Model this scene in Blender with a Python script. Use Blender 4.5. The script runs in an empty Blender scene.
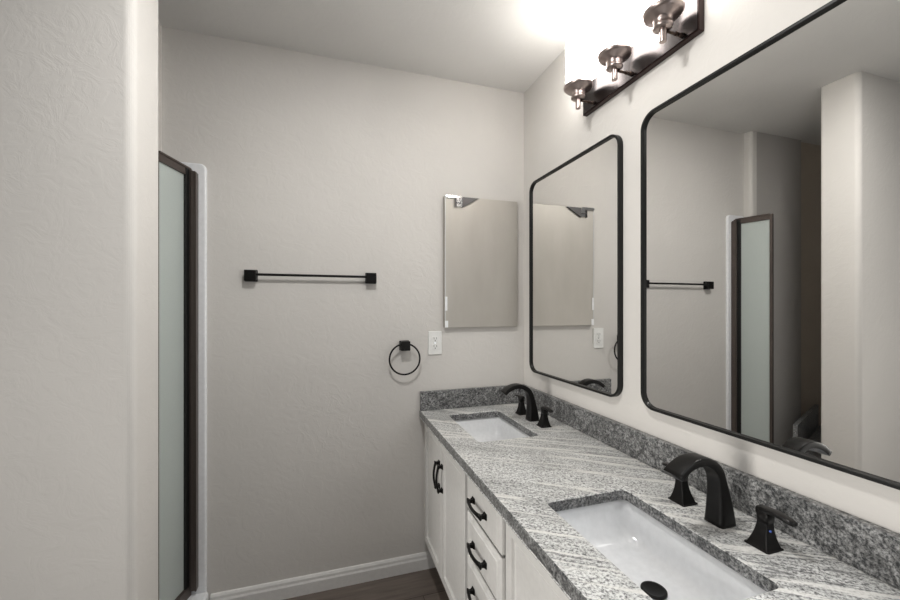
import bpy, bmesh, math
from mathutils import Vector, Matrix
PI = math.pi
scene = bpy.context.scene
COL = scene.collection

# ------------------------------------------------------------------ camera
cam_d = bpy.data.cameras.new('camera')
cam = bpy.data.objects.new('camera', cam_d); COL.objects.link(cam)
cam.location = (-1.0068, -1.8649, 1.2944)
cam.rotation_euler = (PI / 2, 0, -0.3063)
cam_d.sensor_width = 36
cam_d.lens = 386.77 * 36 / 900
cam_d.shift_y = 6.16 / 900
cam_d.clip_start = 0.01
scene.camera = cam

# ------------------------------------------------------------------ world and exposure
W = bpy.data.worlds.new('World'); scene.world = W; W.use_nodes = True
bg = W.node_tree.nodes['Background']
bg.inputs[0].default_value = (0.93, 0.965, 1.0, 1)
bg.inputs[1].default_value = 0.11
scene.view_settings.view_transform = 'Standard'
scene.view_settings.look = 'None'
scene.view_settings.exposure = 0.35
scene.view_settings.gamma = 1
scene.view_settings.use_curve_mapping = False
SHADE_POWER = 10.0
# unseen fill light added by the right wall to brighten stub end and far wall
wl = bpy.data.lights.new('side_fill', 'AREA'); wl.shape = 'RECTANGLE'; wl.size = 1.0; wl.size_y = .6
wl.energy = 5.5; wl.color = (.95, .975, 1.0)
wlo = bpy.data.objects.new('side_fill', wl); COL.objects.link(wlo)
wlo.location = (-.03, -1.86, 1.38); wlo.rotation_euler = (0, PI / 2, 0)
# overhead fill added out of frame to lift the far wall and floor
rl = bpy.data.lights.new('overhead_fill', 'AREA'); rl.shape = 'DISK'; rl.size = .16
rl.energy = 10.5; rl.color = (1.0, .985, .96)
rlo = bpy.data.objects.new('overhead_fill', rl); COL.objects.link(rlo)
rlo.location = (-.90, -1.05, 2.432)
# unseen fill added on the left, narrow spread, brightens the cabinet fronts
dl = bpy.data.lights.new('left_fill', 'AREA'); dl.shape = 'RECTANGLE'; dl.size = 1.6; dl.size_y = .7; dl.spread = math.radians(80)
dl.energy = 10; dl.color = (1.0, .97, .92)
dlo = bpy.data.objects.new('left_fill', dl); COL.objects.link(dlo)
dlo.location = (-3.2, -1.85, .95); dlo.rotation_euler = (0, -PI / 2, math.radians(10))

# ------------------------------------------------------------------ materials
def new_mat(name):
    m = bpy.data.materials.new(name); m.use_nodes = True
    nt = m.node_tree
    return m, nt, nt.nodes['Principled BSDF']

def coords(nt, scale=(1, 1, 1), rot=(0, 0, 0)):
    g = nt.nodes.new('ShaderNodeNewGeometry')
    m0 = nt.nodes.new('ShaderNodeMapping')
    m0.inputs['Rotation'].default_value = rot
    nt.links.new(g.outputs['Position'], m0.inputs['Vector'])
    mp = nt.nodes.new('ShaderNodeMapping')
    mp.inputs['Scale'].default_value = scale
    nt.links.new(m0.outputs['Vector'], mp.inputs['Vector'])
    return mp.outputs['Vector']

def noise(nt, vec, scale, detail=3, rough=.55, dist=0):
    n = nt.nodes.new('ShaderNodeTexNoise')
    n.inputs['Scale'].default_value = scale
    n.inputs['Detail'].default_value = detail
    n.inputs['Roughness'].default_value = rough
    n.inputs['Distortion'].default_value = dist
    nt.links.new(vec, n.inputs['Vector'])
    return n.outputs['Fac']

def ramp(nt, fac, stops):
    r = nt.nodes.new('ShaderNodeValToRGB')
    e = r.color_ramp.elements
    while len(e) < len(stops): e.new(0.5)
    for i, (p, c) in enumerate(stops):
        e[i].position = p
        e[i].color = (c[0], c[1], c[2], 1) if isinstance(c, (tuple, list)) else (c, c, c, 1)
    nt.links.new(fac, r.inputs['Fac'])
    return r.outputs['Color']

def mix(nt, a, b, fac, mode='MIX'):
    m = nt.nodes.new('ShaderNodeMix'); m.data_type = 'RGBA'; m.blend_type = mode
    for i, v in ((0, fac), (6, a), (7, b)):
        if hasattr(v, 'links') or hasattr(v, 'is_linked'):
            nt.links.new(v, m.inputs[i])
        elif isinstance(v, (int, float)):
            m.inputs[i].default_value = v if i == 0 else (v, v, v, 1)
        else:
            m.inputs[i].default_value = (*v, 1)
    return m.outputs[2]

def bump(nt, b, height, strength, dist):
    n = nt.nodes.new('ShaderNodeBump')
    n.inputs['Strength'].default_value = strength
    n.inputs['Distance'].default_value = dist
    nt.links.new(height, n.inputs['Height'])
    nt.links.new(n.outputs['Normal'], b.inputs['Normal'])

def flat(name, col, rough=.5, metal=0.0, spec=.5, grain=None):
    m, nt, b = new_mat(name)
    b.inputs['Roughness'].default_value = rough
    b.inputs['Metallic'].default_value = metal
    b.inputs['Specular IOR Level'].default_value = spec
    n = noise(nt, coords(nt), grain or 60, 2)
    c = ramp(nt, n, [(.3, tuple(v * .96 for v in col)), (.7, tuple(min(1, v * 1.03) for v in col))])
    nt.links.new(c, b.inputs['Base Color'])
    return m

def plaster(name, col, strength=.13, col2=None):
    m, nt, b = new_mat(name)
    v = coords(nt)
    big = noise(nt, v, 2.2, 3, .5, .4)
    c2 = col2 or tuple(x * .955 for x in col)
    c = ramp(nt, big, [(.35, c2), (.68, col)])
    nt.links.new(c, b.inputs['Base Color'])
    b.inputs['Roughness'].default_value = .75
    b.inputs['Specular IOR Level'].default_value = .25
    tro = noise(nt, v, 17, 5, .6, 1.6)
    fine = noise(nt, v, 70, 3, .6)
    t = ramp(nt, tro, [(.42, 0.0), (.6, 1.0)])
    h = mix(nt, t, fine, .35)
    bump(nt, b, h, strength, .004)
    return m

def granite(name, dark, light, lo=.34, hi=.60, vein=1.0):
    m, nt, b = new_mat(name)
    v = coords(nt)
    ang = math.radians(33)
    sv = coords(nt, (2.6, 26, 12), (0, 0, ang))          # stretched along the vein direction
    sp = noise(nt, v, 165, 4, .74)
    sp2 = noise(nt, coords(nt, (60, 150, 150), (0, 0, ang)), 1.0, 3, .6)
    warp = noise(nt, v, 7, 3, .5)
    st = noise(nt, sv, 1.0, 6, .62, .55)
    s = mix(nt, sp, sp2, .25 if vein > .5 else .0)
    c = ramp(nt, s, [(lo, dark), ((lo + hi) / 2, tuple((a + b_) / 2 for a, b_ in zip(dark, light))), (hi, light)])
    # broad bands
    band = ramp(nt, st, [(.36, .55), (.46, .88), (.56, 1.0), (.66, .8)])
    c = mix(nt, c, band, .6 * vein, 'MULTIPLY')
    if vein < .5:
        sw_ = noise(nt, v, 26, 4, .6, 1.8)
        c = mix(nt, c, ramp(nt, sw_, [(.38, .45), (.5, 1.0), (.62, 1.5)]), .8, 'MULTIPLY')
    cloud = ramp(nt, warp, [(.35, .78), (.62, 1.0)])
    c = mix(nt, c, cloud, .7, 'MULTIPLY')
    # light veins
    lv = noise(nt, coords(nt, (.9, 13, 8), (0, 0, ang)), 1.0, 4, .5, .35)
    lm = ramp(nt, lv, [(.50, 0.0), (.525, .9), (.535, .9), (.56, 0.0)])
    lm2 = mix(nt, lm, sp, .12, 'MULTIPLY')
    c = mix(nt, c, (.78, .77, .74), lm2) if vein > .5 else c
    dv = ramp(nt, lv, [(.562, 0.0), (.569, .85), (.577, 0.0)])
    c = mix(nt, c, (.10, .10, .105), dv) if vein > .5 else c
    nt.links.new(c, b.inputs['Base Color'])
    b.inputs['Roughness'].default_value = .30
    b.inputs['Specular IOR Level'].default_value = .4
    bump(nt, b, sp, .05, .001)
    return m

M = {}
M['wall'] = plaster('wall_plaster', (.675, .652, .622))
M['taupe'] = plaster('taupe_plaster', (.46, .44, .42))
M['tan'] = plaster('tan_plaster', (.62, .55, .47))
M['ceiling'] = plaster('ceiling_plaster', (.74, .73, .71), .12)
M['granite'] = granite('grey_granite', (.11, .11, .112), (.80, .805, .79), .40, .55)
M['granite_splash'] = granite('grey_granite_dark', (.04, .042, .045), (.40, .40, .395), .40, .66, .3)  # darker granite for splashes, ledge and the worktop's side faces
M['cabinet'] = flat('white_cabinet_paint', (.72, .71, .69), .38)
M['trim'] = flat('white_trim_paint', (.76, .75, .735), .4)
M['porcelain'] = flat('white_porcelain', (.86, .87, .885), .12, 0, .6)
M['plastic'] = flat('white_plastic', (.82, .82, .80), .35)
M['slot'] = flat('socket_slot', (.06, .06, .06), .6)
M['black'] = flat('matte_black_metal', (.0065, .006, .0058), .36, .2, .28)
M['frame'] = flat('black_frame_metal', (.010, .010, .0095), .42, .2, .35)
M['bronze'] = flat('oil_rubbed_bronze', (.075, .052, .042), .33, .85)
M['nickel'] = flat('brushed_bronze', (.42, .35, .33), .30, .95)
M['plate'] = flat('brushed_plate', (.085, .076, .076), .24, 1.0)
M['plate_edge'] = flat('dark_plate_edge', (.035, .018, .016), .35, .6)
M['shower_metal'] = flat('brown_shower_metal', (.105, .085, .076), .38, .55)
M['rubber'] = flat('black_rubber_seal', (.008, .008, .008), .5)
M['acrylic'] = flat('white_acrylic', (.82, .83, .85), .22)
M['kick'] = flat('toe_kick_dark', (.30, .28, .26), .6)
M['chrome'] = flat('bright_chrome', (.85, .86, .88), .12, 1.0)
M['bevel'] = flat('ground_glass_edge', (.62, .63, .63), .3, .3)
M['foil'] = flat('dark_grey_foil', (.12, .115, .115), .35, .6)
M['sticker'] = flat('white_paper', (.85, .86, .87), .5)
M['blue'] = flat('blue_dot', (.10, .18, .6), .4)
M['slab_side'] = flat('cabinet_side_brown', (.16, .115, .075), .6)

m, nt, b = new_mat('mirror_glass')
b.inputs['Base Color'].default_value = (.86, .855, .84, 1)
b.inputs['Metallic'].default_value = 1; b.inputs['Roughness'].default_value = .0
M['mirror'] = m
m, nt, b = new_mat('hazy_mirror')
n = noise(nt, coords(nt, (9, 9, 3)), 1, 3)
nt.links.new(ramp(nt, n, [(.3, (.52, .49, .445)), (.7, (.57, .54, .495))]), b.inputs['Base Color'])
b.inputs['Metallic'].default_value = .75; b.inputs['Roughness'].default_value = .5
M['hazy'] = m
m, nt, b = new_mat('frosted_glass')
n = noise(nt, coords(nt), 300, 2)
nt.links.new(ramp(nt, n, [(.3, (.60, .66, .635)), (.7, (.64, .70, .675))]), b.inputs['Base Color'])
b.inputs['Roughness'].default_value = .28
b.inputs['Transmission Weight'].default_value = .25
bump(nt, b, n, .2, .001)
M['frosted'] = m

m, nt, b = new_mat('lit_opal_glass')
b.inputs['Base Color'].default_value = (.9, .9, .88, 1)
b.inputs['Roughness'].default_value = .3
b.inputs['Emission Color'].default_value = (1, .972, .93, 1)
b.inputs['Emission Strength'].default_value = SHADE_POWER
M['shade'] = m

# floor planks
m, nt, b = new_mat('dark_wood_floor')
v = coords(nt)
br = nt.nodes.new('ShaderNodeTexBrick')
br.inputs['Scale'].default_value = 1
br.inputs['Brick Width'].default_value = 1.2; br.inputs['Row Height'].default_value = .18
br.inputs['Mortar Size'].default_value = .0015
br.inputs['Color1'].default_value = (.13, .105, .09, 1)
br.inputs['Color2'].default_value = (.17, .14, .12, 1)
br.inputs['Mortar'].default_value = (.03, .024, .02, 1)
nt.links.new(v, br.inputs['Vector'])
gr = noise(nt, coords(nt, (4, 45, 4)), 1, 5, .65, .4)
c = mix(nt, br.outputs['Color'], ramp(nt, gr, [(.3, .6), (.7, 1.25)]), .8, 'MULTIPLY')
nt.links.new(c, b.inputs['Base Color']); b.inputs['Roughness'].default_value = .45
M['floor'] = m

# ------------------------------------------------------------------ helpers
def obj(name, bm, mat, parent=None, smooth=False, bevel=0, seg=2, label=None):
    bmesh.ops.recalc_face_normals(bm, faces=bm.faces[:])
    me = bpy.data.meshes.new(name); bm.to_mesh(me); bm.free()
    me.materials.append(mat)
    if smooth:
        for p in me.polygons: p.use_smooth = True
    o = bpy.data.objects.new(name, me); COL.objects.link(o)
    if bevel:
        md = o.modifiers.new('bevel', 'BEVEL'); md.width = bevel; md.segments = seg
        md.limit_method = 'ANGLE'; md.angle_limit = math.radians(35)
        if seg > 1:
            for p in me.polygons: p.use_smooth = True
            wn = o.modifiers.new('wn', 'WEIGHTED_NORMAL'); wn.keep_sharp = True
    if parent is not None:
        o.parent = parent
        root = parent
        off = Vector(root.location)
        while root.parent: root = root.parent; off += Vector(root.location)
        o.location = -off                      # meshes are written in world coordinates
    if label: o['label'] = label
    return o

def thing(name, label, cat, loc, group=None):
    o = bpy.data.objects.new(name, None); COL.objects.link(o)
    o.location = loc; o.empty_display_size = .05
    o['label'] = label; o['category'] = cat
    if group: o['group'] = group
    return o

def tag(o, label, cat, group=None):
    o['label'] = label; o['category'] = cat
    if group: o['group'] = group
    return o

def struct(name, bm, mat, bevel=0, seg=2, smooth=False, label=None):
    o = obj(name, bm, mat, None, smooth, bevel, seg); o['kind'] = 'structure'
    if label: o['label'] = label
    return o

def bx(x0, x1, y0, y1, z0, z1, bm=None):
    bm = bm or bmesh.new()
    mt = Matrix.Translation(((x0 + x1) / 2, (y0 + y1) / 2, (z0 + z1) / 2)) @ Matrix.Diagonal((abs(x1 - x0), abs(y1 - y0), abs(z1 - z0), 1))
    bmesh.ops.create_cube(bm, size=1, matrix=mt)
    return bm

def cyl(p0, p1, r0, r1=None, n=24, bm=None):
    bm = bm or bmesh.new(); r1 = r0 if r1 is None else r1
    p0, p1 = Vector(p0), Vector(p1); d = p1 - p0
    mt = Matrix.Translation((p0 + p1) / 2) @ d.to_track_quat('Z', 'Y').to_matrix().to_4x4()
    bmesh.ops.create_cone(bm, cap_ends=True, segments=n, radius1=r0, radius2=r1, depth=d.length, matrix=mt)
    return bm

def lathe(center, prof, n=40, bm=None):
    """prof: list of (r, z); closed at r=0 ends"""
    bm = bm or bmesh.new(); rings = []
    for r, z in prof:
        if r < 1e-6:
            rings.append([bm.verts.new((center[0], center[1], z))])
        else:
            rings.append([bm.verts.new((center[0] + r * math.cos(2 * PI * i / n), center[1] + r * math.sin(2 * PI * i / n), z)) for i in range(n)])
    for a, b_ in zip(rings, rings[1:]):
        for i in range(n):
            j = (i + 1) % n
            if len(a) == 1 and len(b_) == 1: continue
            if len(a) == 1: bm.faces.new((a[0], b_[i], b_[j]))
            elif len(b_) == 1: bm.faces.new((a[i], a[j], b_[0]))
            else: bm.faces.new((a[i], a[j], b_[j], b_[i]))
    return bm

def loft(rings, bm=None, cap=True):
    bm = bm or bmesh.new()
    R = [[bm.verts.new(p) for p in r] for r in rings]
    n = len(R[0])
    for a, b_ in zip(R, R[1:]):
        for i in range(n):
            j = (i + 1) % n
            bm.faces.new((a[i], a[j], b_[j], b_[i]))
    if cap:
        bm.faces.new(R[0][::-1]); bm.faces.new(R[-1])
    return bm

def rrect(cx, cy, w, h, r, seg=6):
    """rounded rectangle, 2D points ccw"""
    pts = []
    for sx, sy, a0 in ((1, 1, 0), (-1, 1, 90), (-1, -1, 180), (1, -1, 270)):
        for k in range(seg + 1):
            a = math.radians(a0 + 90 * k / seg)
            pts.append((cx + sx * (w / 2 - r) + r * math.cos(a), cy + sy * (h / 2 - r) + r * math.sin(a)))
    return pts

def prism_holes(outer, holes, z0, z1):
    """flat slab with holes; loops are 2D point lists"""
    bm = bmesh.new(); edges = []; loops = []
    for lp in [outer] + holes:
        vs = [bm.verts.new((x, y, z1)) for x, y in lp]
        loops.append(vs)
        for i in range(len(vs)): edges.append(bm.edges.new((vs[i], vs[(i + 1) % len(vs)])))
    bmesh.ops.triangle_fill(bm, edges=edges, use_beauty=True)
    top = bm.faces[:]
    low = {v: bm.verts.new((v.co.x, v.co.y, z0)) for vs in loops for v in vs}
    for f in top: bm.faces.new([low[v] for v in reversed(f.verts)])
    for vs in loops:
        for i in range(len(vs)):
            a, c_ = vs[i], vs[(i + 1) % len(vs)]
            bm.faces.new((a, c_, low[c_], low[a]))
    return bm

def sweep(path, sec_fn, bm=None):
    """path of points in the plane y=const given as (x,z,tangent angle); sec_fn(i) -> half width y, half thickness"""
    rings = []
    for i, (x, z, a) in enumerate(path):
        hw, ht = sec_fn(i)
        nx, nz = -math.sin(a), math.cos(a)
        r = min(hw, ht) * .35
        ring = []
        for u, w in rrect(0, 0, 2 * hw, 2 * ht, r, 3):
            ring.append((x + nx * w, u, z + nz * w))
        rings.append(ring)
    return rings

# ------------------------------------------------------------------ structure
H = 2.44
struct('floor', bx(-4.2, 0.1, -4.2, 1.6, -.05, 0), M['floor'])
struct('ceiling', bx(-4.2, 0.1, -3.6, 1.6, H, H + .08), M['ceiling'])
struct('wall_right', bx(0, .1, -3.4, .1, 0, H), M['wall'])
struct('wall_far', bx(-2.13, 0, 0, .1, 0, H), M['wall'])
# stub partition with bull-nosed end that closes off the shower corner
bm = bmesh.new()
pts = [(-4.2, -.6725), ]
r = .022
for k in range(9):
    a = math.radians(-90 + 90 * k / 8); pts.append((-1.4814 - r + r * math.cos(a), -.6725 + r + r * math.sin(a)))
for k in range(9):
    a = math.radians(0 + 90 * k / 8); pts.append((-1.4814 - .012 + .012 * math.cos(a), -.513 - .012 + .012 * math.sin(a)))
pts.append((-4.2, -.513))
struct('wall_left', prism_holes(pts, [], 0, H), M['wall'], label='grey plastered wall stub with rounded end at the left edge')
# shallow pier added beside the shower to fill the large mirror's reflection
pts = [(-2.13, -.05)]
for k in range(9):
    a = math.radians(-90 + 90 * k / 8); pts.append((-1.655 - .018 + .018 * math.cos(a), -.05 + .018 + .018 * math.sin(a)))
pts += [(-1.655, 0), (-2.13, 0)]
struct('trim_1', prism_holes([(-1.700, -.0505), pts[1]] + pts[2:-1] + [(-1.700, 0)], [], 0, H), M['wall'])
struct('wall_added_pier', bx(-2.13, -1.7002, -.050, 0, 0, H), M['taupe'], label='dark taupe painted pier added beside the shower for its reflection in the large mirror')
struct('wall_recess', bx(-4.2, -2.131, -.030, .06, 0, H), M['tan'])
p1 = Vector((-1.604, -.339)); p2 = Vector((-2.345, -.040)); pd = (p2 - p1).normalized(); pn_ = Vector((pd.y, -pd.x))
if pn_.y < 0: pn_ = -pn_
td = obj('reflection_ledge', prism_holes([tuple(p1), (-1.604, -.508), (-2.345, -.508), tuple(p2)], [], 0, .450), M['granite_splash'])  # ledge and its splash are added only for the mirror reflection
tag(td, 'low grey granite ledge added behind the wall stub to fill the large mirror reflection', 'ledge')
ts = obj('reflection_splash', prism_holes([tuple(p1), tuple(p2 - pd * .06), tuple(p2 - pd * .06 + pn_ * .02), tuple(p1 + pn_ * .02)], [], .4505, .606), M['granite_splash'])
tag(ts, 'dark granite splash standing on the added low ledge, for the large mirror reflection', 'backsplash')

# baseboard along the far wall: small stepped profile
def baseboard(x0, x1):
    prof = [(0, 0), (-.016, 0), (-.016, .05), (-.012, .058), (-.011, .068), (-.006, .076), (0, .078)]
    return loft([[(x, y, z) for y, z in prof] for x in (x0, x1)])
struct('baseboard_far', baseboard(-1.478, -.04), M['trim'])

# ------------------------------------------------------------------ vanity cabinet
VE = -1.60
FX = -.555
cab = thing('vanity_cabinet', 'long white double vanity cabinet under the grey granite worktop', 'cabinet', (-.28, -.8, 0))
ZB, ZT = .125, .748
b_ = bx(-.537, -.02, VE + .01, -.004, ZB, ZB + .018)
bx(-.537, -.519, VE + .01, -.004, ZB, ZB + .02, b_)
bx(-.535, -.01, -.022, -.004, ZB, ZT, b_)
bx(-.535, -.01, VE + .01, VE + .028, ZB, ZT, b_)
bx(-.440, -.02, -.616, -.600, ZB, ZT, b_)
bx(-.519, -.02, -.910, -.892, ZB, ZT, b_)
bx(-.537, -.519, VE + .01, -.004, ZT - .03, ZT, b_)
bx(-.537, -.519, -.916, -.890, ZB, ZT, b_)
obj('body', b_, M['cabinet'], cab)
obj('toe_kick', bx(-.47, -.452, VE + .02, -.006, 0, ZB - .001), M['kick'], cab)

def shaker(y0, y1, z0, z1, rail=.036):
    """door with a recessed centre panel facing -x"""
    bm = bmesh.new()
    f, t = FX, FX + .0175
    def ring(x, i): return [(x, y0 + i, z0 + i), (x, y1 - i, z0 + i), (x, y1 - i, z1 - i), (x, y0 + i, z1 - i)]
    loft([ring(t, 0), ring(f + .002, 0), ring(f, .002), ring(f, rail), ring(f + .008, rail + .002), ring(f + .009, rail + .004), ring(f + .009, rail + .009), ring(f + .006, rail + .013)], bm)
    return bm

def slab_drawer(y0, y1, z0, z1):
    bm = bmesh.new()
    f, t = FX, FX + .0175
    def ring(x, i): return [(x, y0 + i, z0 + i), (x, y1 - i, z0 + i), (x, y1 - i, z1 - i), (x, y0 + i, z1 - i)]
    loft([ring(t, 0), ring(f + .009, 0), ring(f + .004, .006), ring(f + .002, .016), ring(f, .019)], bm)
    return bm

def pull(a, b, parent):
    """arched bar pull between points a and b (y,z) on the cabinet face"""
    a = Vector((FX, a[0], a[1])); b = Vector((FX, b[0], b[1]))
    d = (b - a).normalized(); L = (b - a).length
    side = d.cross(Vector((-1, 0, 0)))
    bm = bmesh.new()
    N = 14; rings = []
    for i in range(N + 1):
        t = i / N
        h = .018 + .008 * math.sin(PI * t)
        c = a + d * (-.004 + t * (L + .008)) + Vector((-h, 0, 0))
        w = .0062 if 2 < i < N - 2 else .0075
        dx = -.008 * PI * math.cos(PI * t) / L
        tn = (d + Vector((dx, 0, 0))).normalized()
        nn = tn.cross(side).normalized()
        rings.append([c + side * (w * ca) + nn * (.0048 * sa) for ca, sa in
                      [(math.cos(2 * PI * k / 10), math.sin(2 * PI * k / 10)) for k in range(10)]])
    loft(rings, bm)
    for p in (a, b):
        o = Vector((-1, 0, 0))
        R = []
        for h, s in ((0, .0095), (.003, .0095), (.008, .006), (.014, .0052), (.018, .0080), (.0225, .0080)):
            c = p + o * h
            R.append([c + side * s + d * s, c - side * s + d * s, c - side * s - d * s, c + side * s - d * s])
        loft(R, bm)
    return obj('handle', bm, M['black'], parent, bevel=.0008)

ZD0, ZD1 = .15, .735
doors = [(-.308, -.024, -.290), (-.601, -.313, -.334), (-1.243, -.926, -1.205), (-1.565, -.0, -1.283)]
for i, (y0, y1, hy) in enumerate(doors):
    if i == 3: y1 = -1.249
    d = obj('door', shaker(y0, y1, ZD0, ZD1), M['cabinet'], cab)
    pull((hy, .632), (hy, .534), d)
for z0, z1, hz in ((.604, .735, .665), (.456, .595, .520), (.308, .447, .372), (.150, .299, .225)):
    d = obj('drawer', slab_drawer(-.888, -.615, z0, z1), M['cabinet'], cab)
    pull((-.693, hz), (-.792, hz), d)

# ------------------------------------------------------------------ granite worktop and splashes
ZC = .781
def cut(y0, y1, x0=-.459, x1=-.232): return rrect((x0 + x1) / 2, (y0 + y1) / 2, x1 - x0, abs(y1 - y0), .014, 4)
holes = [cut(-.507, -.122, -.463, -.205), cut(-1.372, -.976, -.463, -.211)]
FY = (-.312, -1.182)
outer = [(-.5765, VE), (-.003, VE), (-.003, -.003), (-.5765, -.003)]
top_bm = bx(-.5765, -.558, VE, -.003, ZC - .037, ZC - .0312, prism_holes(outer, holes, ZC - .031, ZC))
top = obj('granite_worktop', top_bm, M['granite'], None, bevel=.0025, seg=1)
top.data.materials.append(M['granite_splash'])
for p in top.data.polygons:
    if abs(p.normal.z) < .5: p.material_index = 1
tag(top, 'speckled grey granite worktop with two rectangular sink cutouts', 'countertop')
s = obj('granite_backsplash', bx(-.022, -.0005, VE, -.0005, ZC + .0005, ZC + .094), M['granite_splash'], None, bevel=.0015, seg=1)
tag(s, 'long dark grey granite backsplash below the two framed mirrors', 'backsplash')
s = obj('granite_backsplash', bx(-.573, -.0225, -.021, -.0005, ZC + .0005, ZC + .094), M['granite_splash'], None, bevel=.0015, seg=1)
tag(s, 'short grey granite splash on the far wall below the outlet', 'backsplash')

# ------------------------------------------------------------------ sinks
def sink(y0, y1, label):
    yc = (y0 + y1) / 2; x0, x1 = -.470, -.198; xc = (x0 + x1) / 2
    w, h = x1 - x0, abs(y1 - y0) + .014
    t = thing('undermount_sink', label, 'sink', (xc, yc, .6), None)
    zt = ZC - .0325
    dx, dy = -.301, yc + .008
    bm = bmesh.new()
    spec = [(1.09, zt - .001, .03), (1.0, zt, .02), (.985, zt - .012, .022), (.955, zt - .045, .03), (.90, zt - .075, .045), (.78, zt - .092, .06),
            (.55, zt - .099, .06), (.28, zt - .103, .034)]
    rings = []
    for k, (sc, z, r) in enumerate(spec):
        f = max(0, (k - 3) / (len(spec) - 4)) if k > 3 else 0
        cx_ = xc + (dx - xc) * f
        ww, hh = w * sc, h * sc
        if k == len(spec) - 1: ww = hh = .062; r = .0309
        rings.append([(x, y, z) for x, y in rrect(cx_, yc, ww, hh, min(r, ww / 2 - 1e-4, hh / 2 - 1e-4), 8)])
    rings.insert(1, rings[1]); rings.pop(1)
    bot = rings[-1]
    def grow(r, g, dz):
        mx = sum(p[0] for p in r) / len(r); my = sum(p[1] for p in r) / len(r)
        return [(mx + (p[0] - mx) * g, my + (p[1] - my) * g, p[2] - dz) for p in r]
    shell = [grow(rings[-1], 1.0, .02), grow(rings[-2], 1.02, .010), grow(rings[-4], 1.04, .009), grow(rings[-5], 1.05, .006), grow(rings[1], 1.05, .014), grow(rings[0], 1.0, .012)]
    loft(shell + rings, bm, cap=True)
    o = obj('basin', bm, M['porcelain'], t, smooth=True)
    zd = zt - .098
    obj('drain', lathe((dx, dy), [(0, zd - .001), (.015, zd), (.021, zd + .001), (.0255, zd + .0025), (.0275, zd + .001), (.0275, zd - .003)]), M['black'], t, smooth=True, label='dark bronze pop-up drain')
    return t
sink(-.122, -.507, 'white rectangular undermount sink nearer the far wall')
sink(-.976, -1.375, 'large white undermount sink in the foreground with dark drain')

# ------------------------------------------------------------------ faucets
def pyramid_body(x, y, z0, h, a0, a1, tx=0, ty=0, am=None):
    """flared square column: concave sides"""
    rings = []
    for t in (0, .04, .05, .18, .36, .56, .78, 1):
        if t < .045: s = a0
        else: s = a1 + (a0 * .93 - a1) * (1 - t) ** 2.0
        rings.append([(x + px + tx * t, y + py + ty * t, z0 + h * t) for px, py in rrect(0, 0, 2 * s, 2 * s, s * .18, 2)])
    return rings

def faucet(yc, label, fx=0.0):
    t = thing('faucet', label, 'faucet', (-.115, yc, ZC), None)
    # spout: leaves a flared foot and arches out over the basin
    N = 30
    path = []
    x0, z0 = -.118 + fx, ZC
    for i in range(N + 1):
        u = i / N
        if u < .42:
            k = u / .42
            path.append((x0 + .000 - .014 * k ** 2, z0 + .118 * k, PI / 2 + .22 * k))
        else:
            k = (u - .42) / .58
            a = PI / 2 + .26 + k * 2.02
            path.append(None)
    # arc part
    ax, az, aa = path[int(.42 * N)][0:3] if path[int(.42 * N)] else (x0 - .014, z0 + .098, PI / 2 + .26)
    last = [p for p in path if p][-1]
    x, z, a = last
    n_arc = N + 1 - len([p for p in path if p])
    step = .158 / n_arc
    full = [p for p in path if p]
    for i in range(n_arc):
        k = (i + 1) / n_arc
        turn = 2.12 * (k - (k - 1 / n_arc)) * (1.35 - .7 * k)
        a += turn
        x += math.cos(a) * step; z += math.sin(a) * step
        full.append((x, z, a))
    def sec(i):
        u = i / (len(full) - 1)
        hw = .0245 - .0065 * min(1, u / .35) if u < .35 else .018 + .0055 * ((u - .35) / .65)
        ht = .0255 - .0145 * min(1, u / .4) if u < .4 else .011 - .0035 * ((u - .4) / .6)
        return hw, ht
    rings = sweep(full, sec)
    rings = [[(p[0], p[1] + yc, max(p[2], ZC)) for p in r] for r in rings]
    obj('spout', loft(rings), M['black'], t, smooth=True, bevel=0)
    for sy in (1, -1):
        y = yc + (.103 if sy > 0 else -.095)
        bm = loft(pyramid_body(-.116 + fx, y, ZC, .062, .0255, .0105, 0, sy * .004))
        # neck up into the lever hub
        hub = obj('handle', bm, M['black'], t, bevel=.001)
        R = []
        for k in range(9):
            u = k / 8
            yy = y + sy * (-.009 + .068 * u)
            zz = ZC + .078 - .010 * math.sin(min(1, u * 1.2) * PI / 2) * 0 + .004 * math.sin(u * PI) - .002 * u
            hw = .0125 - .003 * abs(u - .35) + (.0 if u < .95 else -.003)
            ht = .0085 - .0048 * min(1, u * 2.2) if u < .45 else .0037
            cz = zz + (0 if u > .45 else -(.0085 - .0037) * (1 - u / .45) * .6)
            R.append([(-.116 + fx + px, yy, cz + pz) for px, pz in rrect(0, 0, 2 * hw, 2 * ht, ht * .7, 3)])
        loft_b = loft(R)
        loft([[(-.116 + fx + px, y + sy * .004 + py, ZC + zz) for px, py in rrect(0, 0, 2 * s_, 2 * s_, .003, 2)] for zz, s_ in ((.055, .0115), (.066, .0118), (.078, .0122))], loft_b)
        obj('lever', loft_b, M['black'], hub, smooth=True)
        obj('temperature_dot', cyl((-.120 + fx, y - .012, ZC + .040), (-.120 + fx, y - .0175, ZC + .040), .0022, n=12), M['blue'], hub, label='tiny blue dot') if sy < 0 and yc < -1 else None
    return t
faucet(FY[0], 'matte black three-piece faucet at the sink nearer the far wall', -.008)
faucet(FY[1], 'matte black three-piece faucet at the foreground sink')

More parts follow.
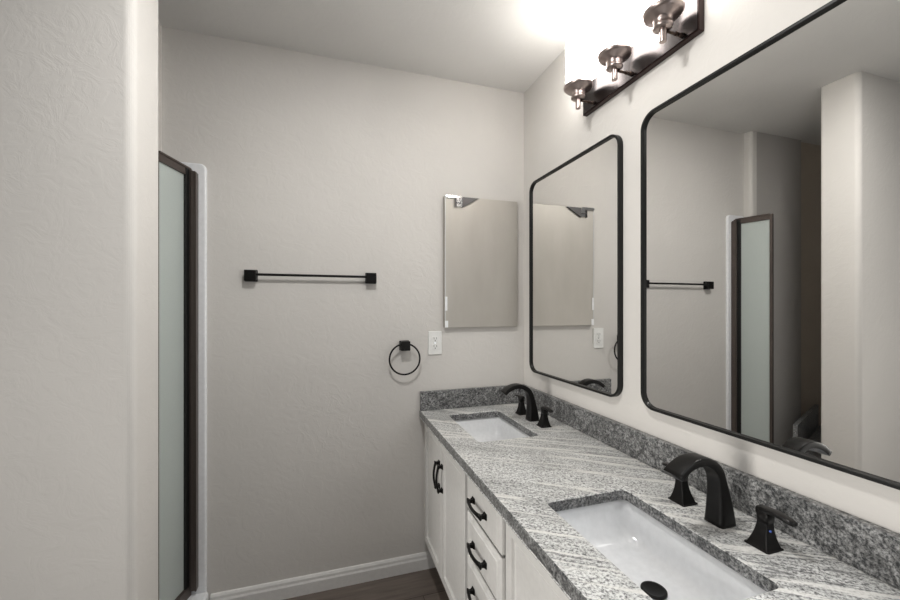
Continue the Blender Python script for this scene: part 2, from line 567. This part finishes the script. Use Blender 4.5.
# ------------------------------------------------------------------ framed wall mirrors
def wall_mirror(y0, y1, z0, z1, label):
    yc, zc = (y0 + y1) / 2, (z0 + z1) / 2; w, h = abs(y1 - y0), z1 - z0
    t = thing('wall_mirror', label, 'mirror', (0, yc, z0), 'black framed mirrors above the vanity')
    R = []
    dep, fw = .020, .0085
    prof = [(-.001, 0), (-dep + .001, 0), (-dep, .001), (-dep, fw - .001), (-dep + .001, fw), (-.010, fw), (-.001, fw)]
    for x, i in prof:
        R.append([(x, y, z) for y, z in rrect(yc, zc, w - 2 * i, h - 2 * i, .052 - i, 14)])
    bm = loft(R + [R[0]], cap=False)
    bmesh.ops.remove_doubles(bm, verts=bm.verts[:], dist=1e-6)
    o = obj('frame', bm, M['frame'], t)
    for p in o.data.polygons: p.use_smooth = False
    pts = rrect(yc, zc, w - 2 * fw, h - 2 * fw, .052 - fw, 14)
    obj('mirror_glass', loft([[(-.0105, y, z) for y, z in pts], [(-.0045, y, z) for y, z in pts]]), M['mirror'], t)
    return t
wall_mirror(-.735, -.092, .961, 1.923, 'smaller-looking black framed mirror next to the corner, above the far sink')
wall_mirror(-1.545, -.834, .961, 1.923, 'large black framed mirror above the foreground sink')

# ------------------------------------------------------------------ medicine cabinet on far wall
mc = thing('medicine_cabinet', 'frameless hazy mirrored medicine cabinet on the far wall above the outlet', 'cabinet', (-.24, 0, 1.18))
x0, x1, z0, z1 = -.452, -.050, 1.187, 1.846
obj('body', bx(x0 + .001, x1 - .002, -.0168, -.0005, z0 + .001, z1 - .002), M['slab_side'], mc)
obj('mirror_door', bx(x0, x1, -.022, -.0165, z0, z1), M['hazy'], mc, bevel=.0015)
obj('edge_strip', bx(x0 + .0005, x0 + .005, -.0228, -.0222, z0, z1), M['bevel'], mc, label='thin bright bevel along the left edge')
# folded clip at the top corner
cl = obj('corner_clip', bx(x0 + .003, x0 + .085, -.030, -.0225, z1 - .012, z1 + .002), M['chrome'], mc, label='small chrome corner clip')
bx_ = bx(x0 + .062, x0 + .096, -.029, -.0225, z1 - .052, z1 - .012)
obj('clip_plate', bx_, M['chrome'], cl)
bm = bmesh.new()
bx(x0 + .052, x0 + .057, -.034, -.0225, z1 - .055, z1 - .012, bm); bx(x0 + .057, x0 + .085, -.034, -.0292, z1 - .036, z1 - .032, bm)
obj('clip_pin', bm, M['foil'], cl)
tri = [(x0 + .090, z1 - .056), (x0 + .180, z1 - .003), (x0 + .090, z1 - .003)]
obj('clip_wing', loft([[(x, -.0225, z) for x, z in tri], [(x, -.031, z) for x, z in tri]]), M['foil'], cl, label='dark grey folded wing')
obj('sticker', bx(x0 + .001, x0 + .014, -.0240, -.0233, z0 + .085, z0 + .155), M['sticker'], mc, label='white paper strip')
obj('sticker', bx(x0 + .001, x0 + .018, -.0240, -.0233, z0 + .001, z0 + .035), M['sticker'], mc, label='white paper strip')

# ------------------------------------------------------------------ outlet
ot = thing('power_outlet', 'white double power outlet on the far wall above the splash', 'outlet', (-.497, 0, 1.11))
oc = -.4965; oz = 1.1115
obj('cover_plate', bx(oc - .0345, oc + .0345, -.006, -.0003, oz - .058, oz + .058), M['plastic'], ot, bevel=.002)
for dz in (.019, -.019):
    r_ = obj('socket', loft([[(x, -.0061, z) for x, z in rrect(oc, oz + dz, .033, .028, .009, 6)], [(x, -.0085, z) for x, z in rrect(oc, oz + dz, .033, .028, .009, 6)]]), M['plastic'], ot)
    sb = bx(oc - .0078, oc - .0058, -.0092, -.0086, oz + dz - .001, oz + dz + .0085)
    bx(oc + .0058, oc + .0078, -.0092, -.0086, oz + dz - .001, oz + dz + .0085, sb)
    cyl((oc, -.0086, oz + dz - .007), (oc, -.0092, oz + dz - .007), .0025, n=12, bm=sb)
    obj('slot', sb, M['slot'], r_)
obj('screw', cyl((oc, -.0061, oz), (oc, -.0075, oz), .003, n=12), M['chrome'], ot)

# ------------------------------------------------------------------ towel bar and ring
tb = thing('towel_bar', 'straight black towel bar with square posts on the far wall', 'towel bar', (-1.06, 0, 1.43))
def post(x, z, parent, d=.029):
    bm = loft([[(x + px, y, z + pz) for px, pz in rrect(0, 0, 2 * s_, 2 * s_, s_ * .12, 2)] for y, s_ in ((-.0005, .0255), (-.008, .0255), (-.013, .017), (-.018, .0155), (-.021, .0235), (-d - .004, .0235), (-d - .006, .021))])
    return obj('post', bm, M['black'], parent, bevel=.0008)
post(-1.323, 1.4265, tb); post(-.812, 1.4265, tb)
obj('bar', cyl((-1.314, -.027, 1.431), (-.816, -.027, 1.431), .0055, n=16), M['black'], tb, smooth=False)
tr = thing('towel_ring', 'round black towel ring on square mount beside the outlet', 'towel ring', (-.65, 0, 1.1))
obj('mount', loft([[(-.652 + px, y, 1.104 + pz) for px, pz in rrect(0, 0, 2 * s_, 2 * s_, s_ * .12, 2)] for y, s_ in ((-.0005, .0235), (-.008, .0235), (-.013, .015), (-.026, .014), (-.029, .0225), (-.044, .0225), (-.046, .020))]), M['black'], tr, bevel=.0008)
bm = bmesh.new(); R = .0735; rr = .0042; n1, n2 = 56, 10
vs = [[bm.verts.new((-.655 + (R + rr * math.cos(2 * PI * j / n2)) * math.cos(2 * PI * i / n1), -.036 + rr * math.sin(2 * PI * j / n2),
       1.041 + (R + rr * math.cos(2 * PI * j / n2)) * math.sin(2 * PI * i / n1))) for j in range(n2)] for i in range(n1)]
for i in range(n1):
    for j in range(n2): bm.faces.new((vs[i][j], vs[(i + 1) % n1][j], vs[(i + 1) % n1][(j + 1) % n2], vs[i][(j + 1) % n2]))
obj('ring', bm, M['black'], tr, smooth=True)

# ------------------------------------------------------------------ vanity light
vl = thing('vanity_light', 'three-lamp bronze vanity light on the wall above the mirrors', 'light fixture', (0, -.79, 2.06))
PY0, PY1, PZ0, PZ1 = -1.047, -.532, 2.065, 2.178
rb = bx(-.020, -.0005, PY0, PY1, PZ0, PZ1)
bp = obj('backplate', rb, M['plate_edge'], vl, bevel=.0012, seg=1)
obj('face_panel', bx(-.0222, -.0203, PY0 + .004, PY1 - .004, PZ0 + .004, PZ1 - .004), M['plate'], bp, label='brushed reflective face')
for y in (-.695, -.893):
    obj('screw', lathe((0, 0), [(0, .003), (.004, .002), (.0055, 0), (0, 0)], 16), M['plate_edge'], bp)
    o = COL.objects[-1] if False else bpy.data.objects[bp.children[-1].name]
    o.matrix_local = Matrix.Translation(Vector((-.0222, y, 2.121)) - Vector(vl.location)) @ Matrix.Rotation(-PI / 2, 4, 'Y')
LX = -.092
for y in (-.60, -.797, -.993):
    bm = cyl((-.0225, y, 2.084), (LX, y, 2.084), .0042, n=14)
    cyl((-.0225, y, 2.084), (-.034, y, 2.084), .0075, .0055, n=14, bm=bm)
    cyl((-.040, y, 2.084), (-.046, y, 2.084), .0062, n=14, bm=bm)
    arm = obj('arm', bm, M['bronze'], vl, bevel=0)
    for p in arm.data.polygons: p.use_smooth = len(p.vertices) == 4
    st = obj('stem', lathe((LX, y), [(0, 2.050), (.0085, 2.050), (.0095, 2.052), (.0095, 2.088), (0, 2.088)], 24), M['nickel'], vl, bevel=.0005)
    cup = obj('socket_cup', lathe((LX, y), [(0, 2.088), (.022, 2.088), (.026, 2.091), (.026, 2.096), (.0245, 2.098), (.0245, 2.112), (.027, 2.116), (.046, 2.123), (.0535, 2.130), (.0545, 2.137), (.051, 2.139), (.045, 2.134), (0, 2.130)], 48), M['nickel'], vl, smooth=True)
    sh = obj('lamp_shade', lathe((LX, y), [(0, 2.140), (.043, 2.140), (.0455, 2.146), (.0460, 2.160), (.0460, 2.298), (.0440, 2.306), (.040, 2.309), (.038, 2.305), (.0415, 2.295), (.0415, 2.148), (0, 2.144)], 48), M['shade'], vl, smooth=True, label='glowing white cylindrical glass shade')

# ------------------------------------------------------------------ shower in the far left corner
sw = thing('shower_enclosure', 'framed frosted glass shower panel with brown metal frame at the far left corner', 'shower', (-1.56, -.1, 0))
bm = loft([[(x, y, z) for x, z in rrect(-1.573, .945, .164, 1.890, .025, 6)] for y in (-.0005, -.010)] +
          [[(x, -.015, z) for x, z in rrect(-1.573, .945, .154, 1.880, .022, 6)]])
obj('surround', bm, M['acrylic'], sw, smooth=False, bevel=.002, label='white acrylic wall flange')
A = Vector((-1.557, -.020, 0)); Pn = Vector((-1.604, -.190, 0))
d = (Pn - A).normalized(); nrm = Vector((-d.y, d.x, 0)) * 1
if nrm.x < 0: nrm = -nrm                                   # towards the room
def obox(s0, s1, n0, n1, z0, z1, bm=None):
    bm = bm or bmesh.new()
    q = [A + d * s + nrm * n for s, n in ((s0, n0), (s1, n0), (s1, n1), (s0, n1))]
    return loft([[(p.x, p.y, z0) for p in q], [(p.x, p.y, z1) for p in q]], bm)
L = (Pn - A).length
ZR = 1.863
obj('curb', bx(-1.640, -1.480, -.205, -.0155, 0, .105), M['acrylic'], sw, bevel=.012, seg=3, label='white threshold')
bm = bx(-1.540, -1.524, -.040, -.0155, .128, 1.848)
bx(-1.547, -1.540, -.034, -.0155, .128, 1.858, bm); bx(-1.525, -1.519, -.045, -.0155, .128, 1.843, bm)
obj('wall_jamb', bm, M['shower_metal'], sw, bevel=.001)
pn = obj('door', obox(.012, L + .006, -.003, .003, .145, ZR - .02), M['frosted'], sw, label='pale green frosted glass')
obj('stile', obox(-.002, .030, -.010, .013, .128, ZR - .004), M['rubber'], pn, bevel=.001, label='black sealed stile')
bm = obox(0, L + .004, -.011, .011, ZR - .036, ZR - .006); obox(0, L + .004, -.007, .015, ZR - .008, ZR, bm)
obj('top_rail', bm, M['shower_metal'], pn, bevel=.001)
obj('bottom_rail', obox(0, L + .004, -.014, .016, .106, .148), M['shower_metal'], pn, bevel=.001)
obj('end_stile', obox(L + .004, L + .018, -.010, .012, .107, ZR - .004), M['shower_metal'], pn, bevel=.001)
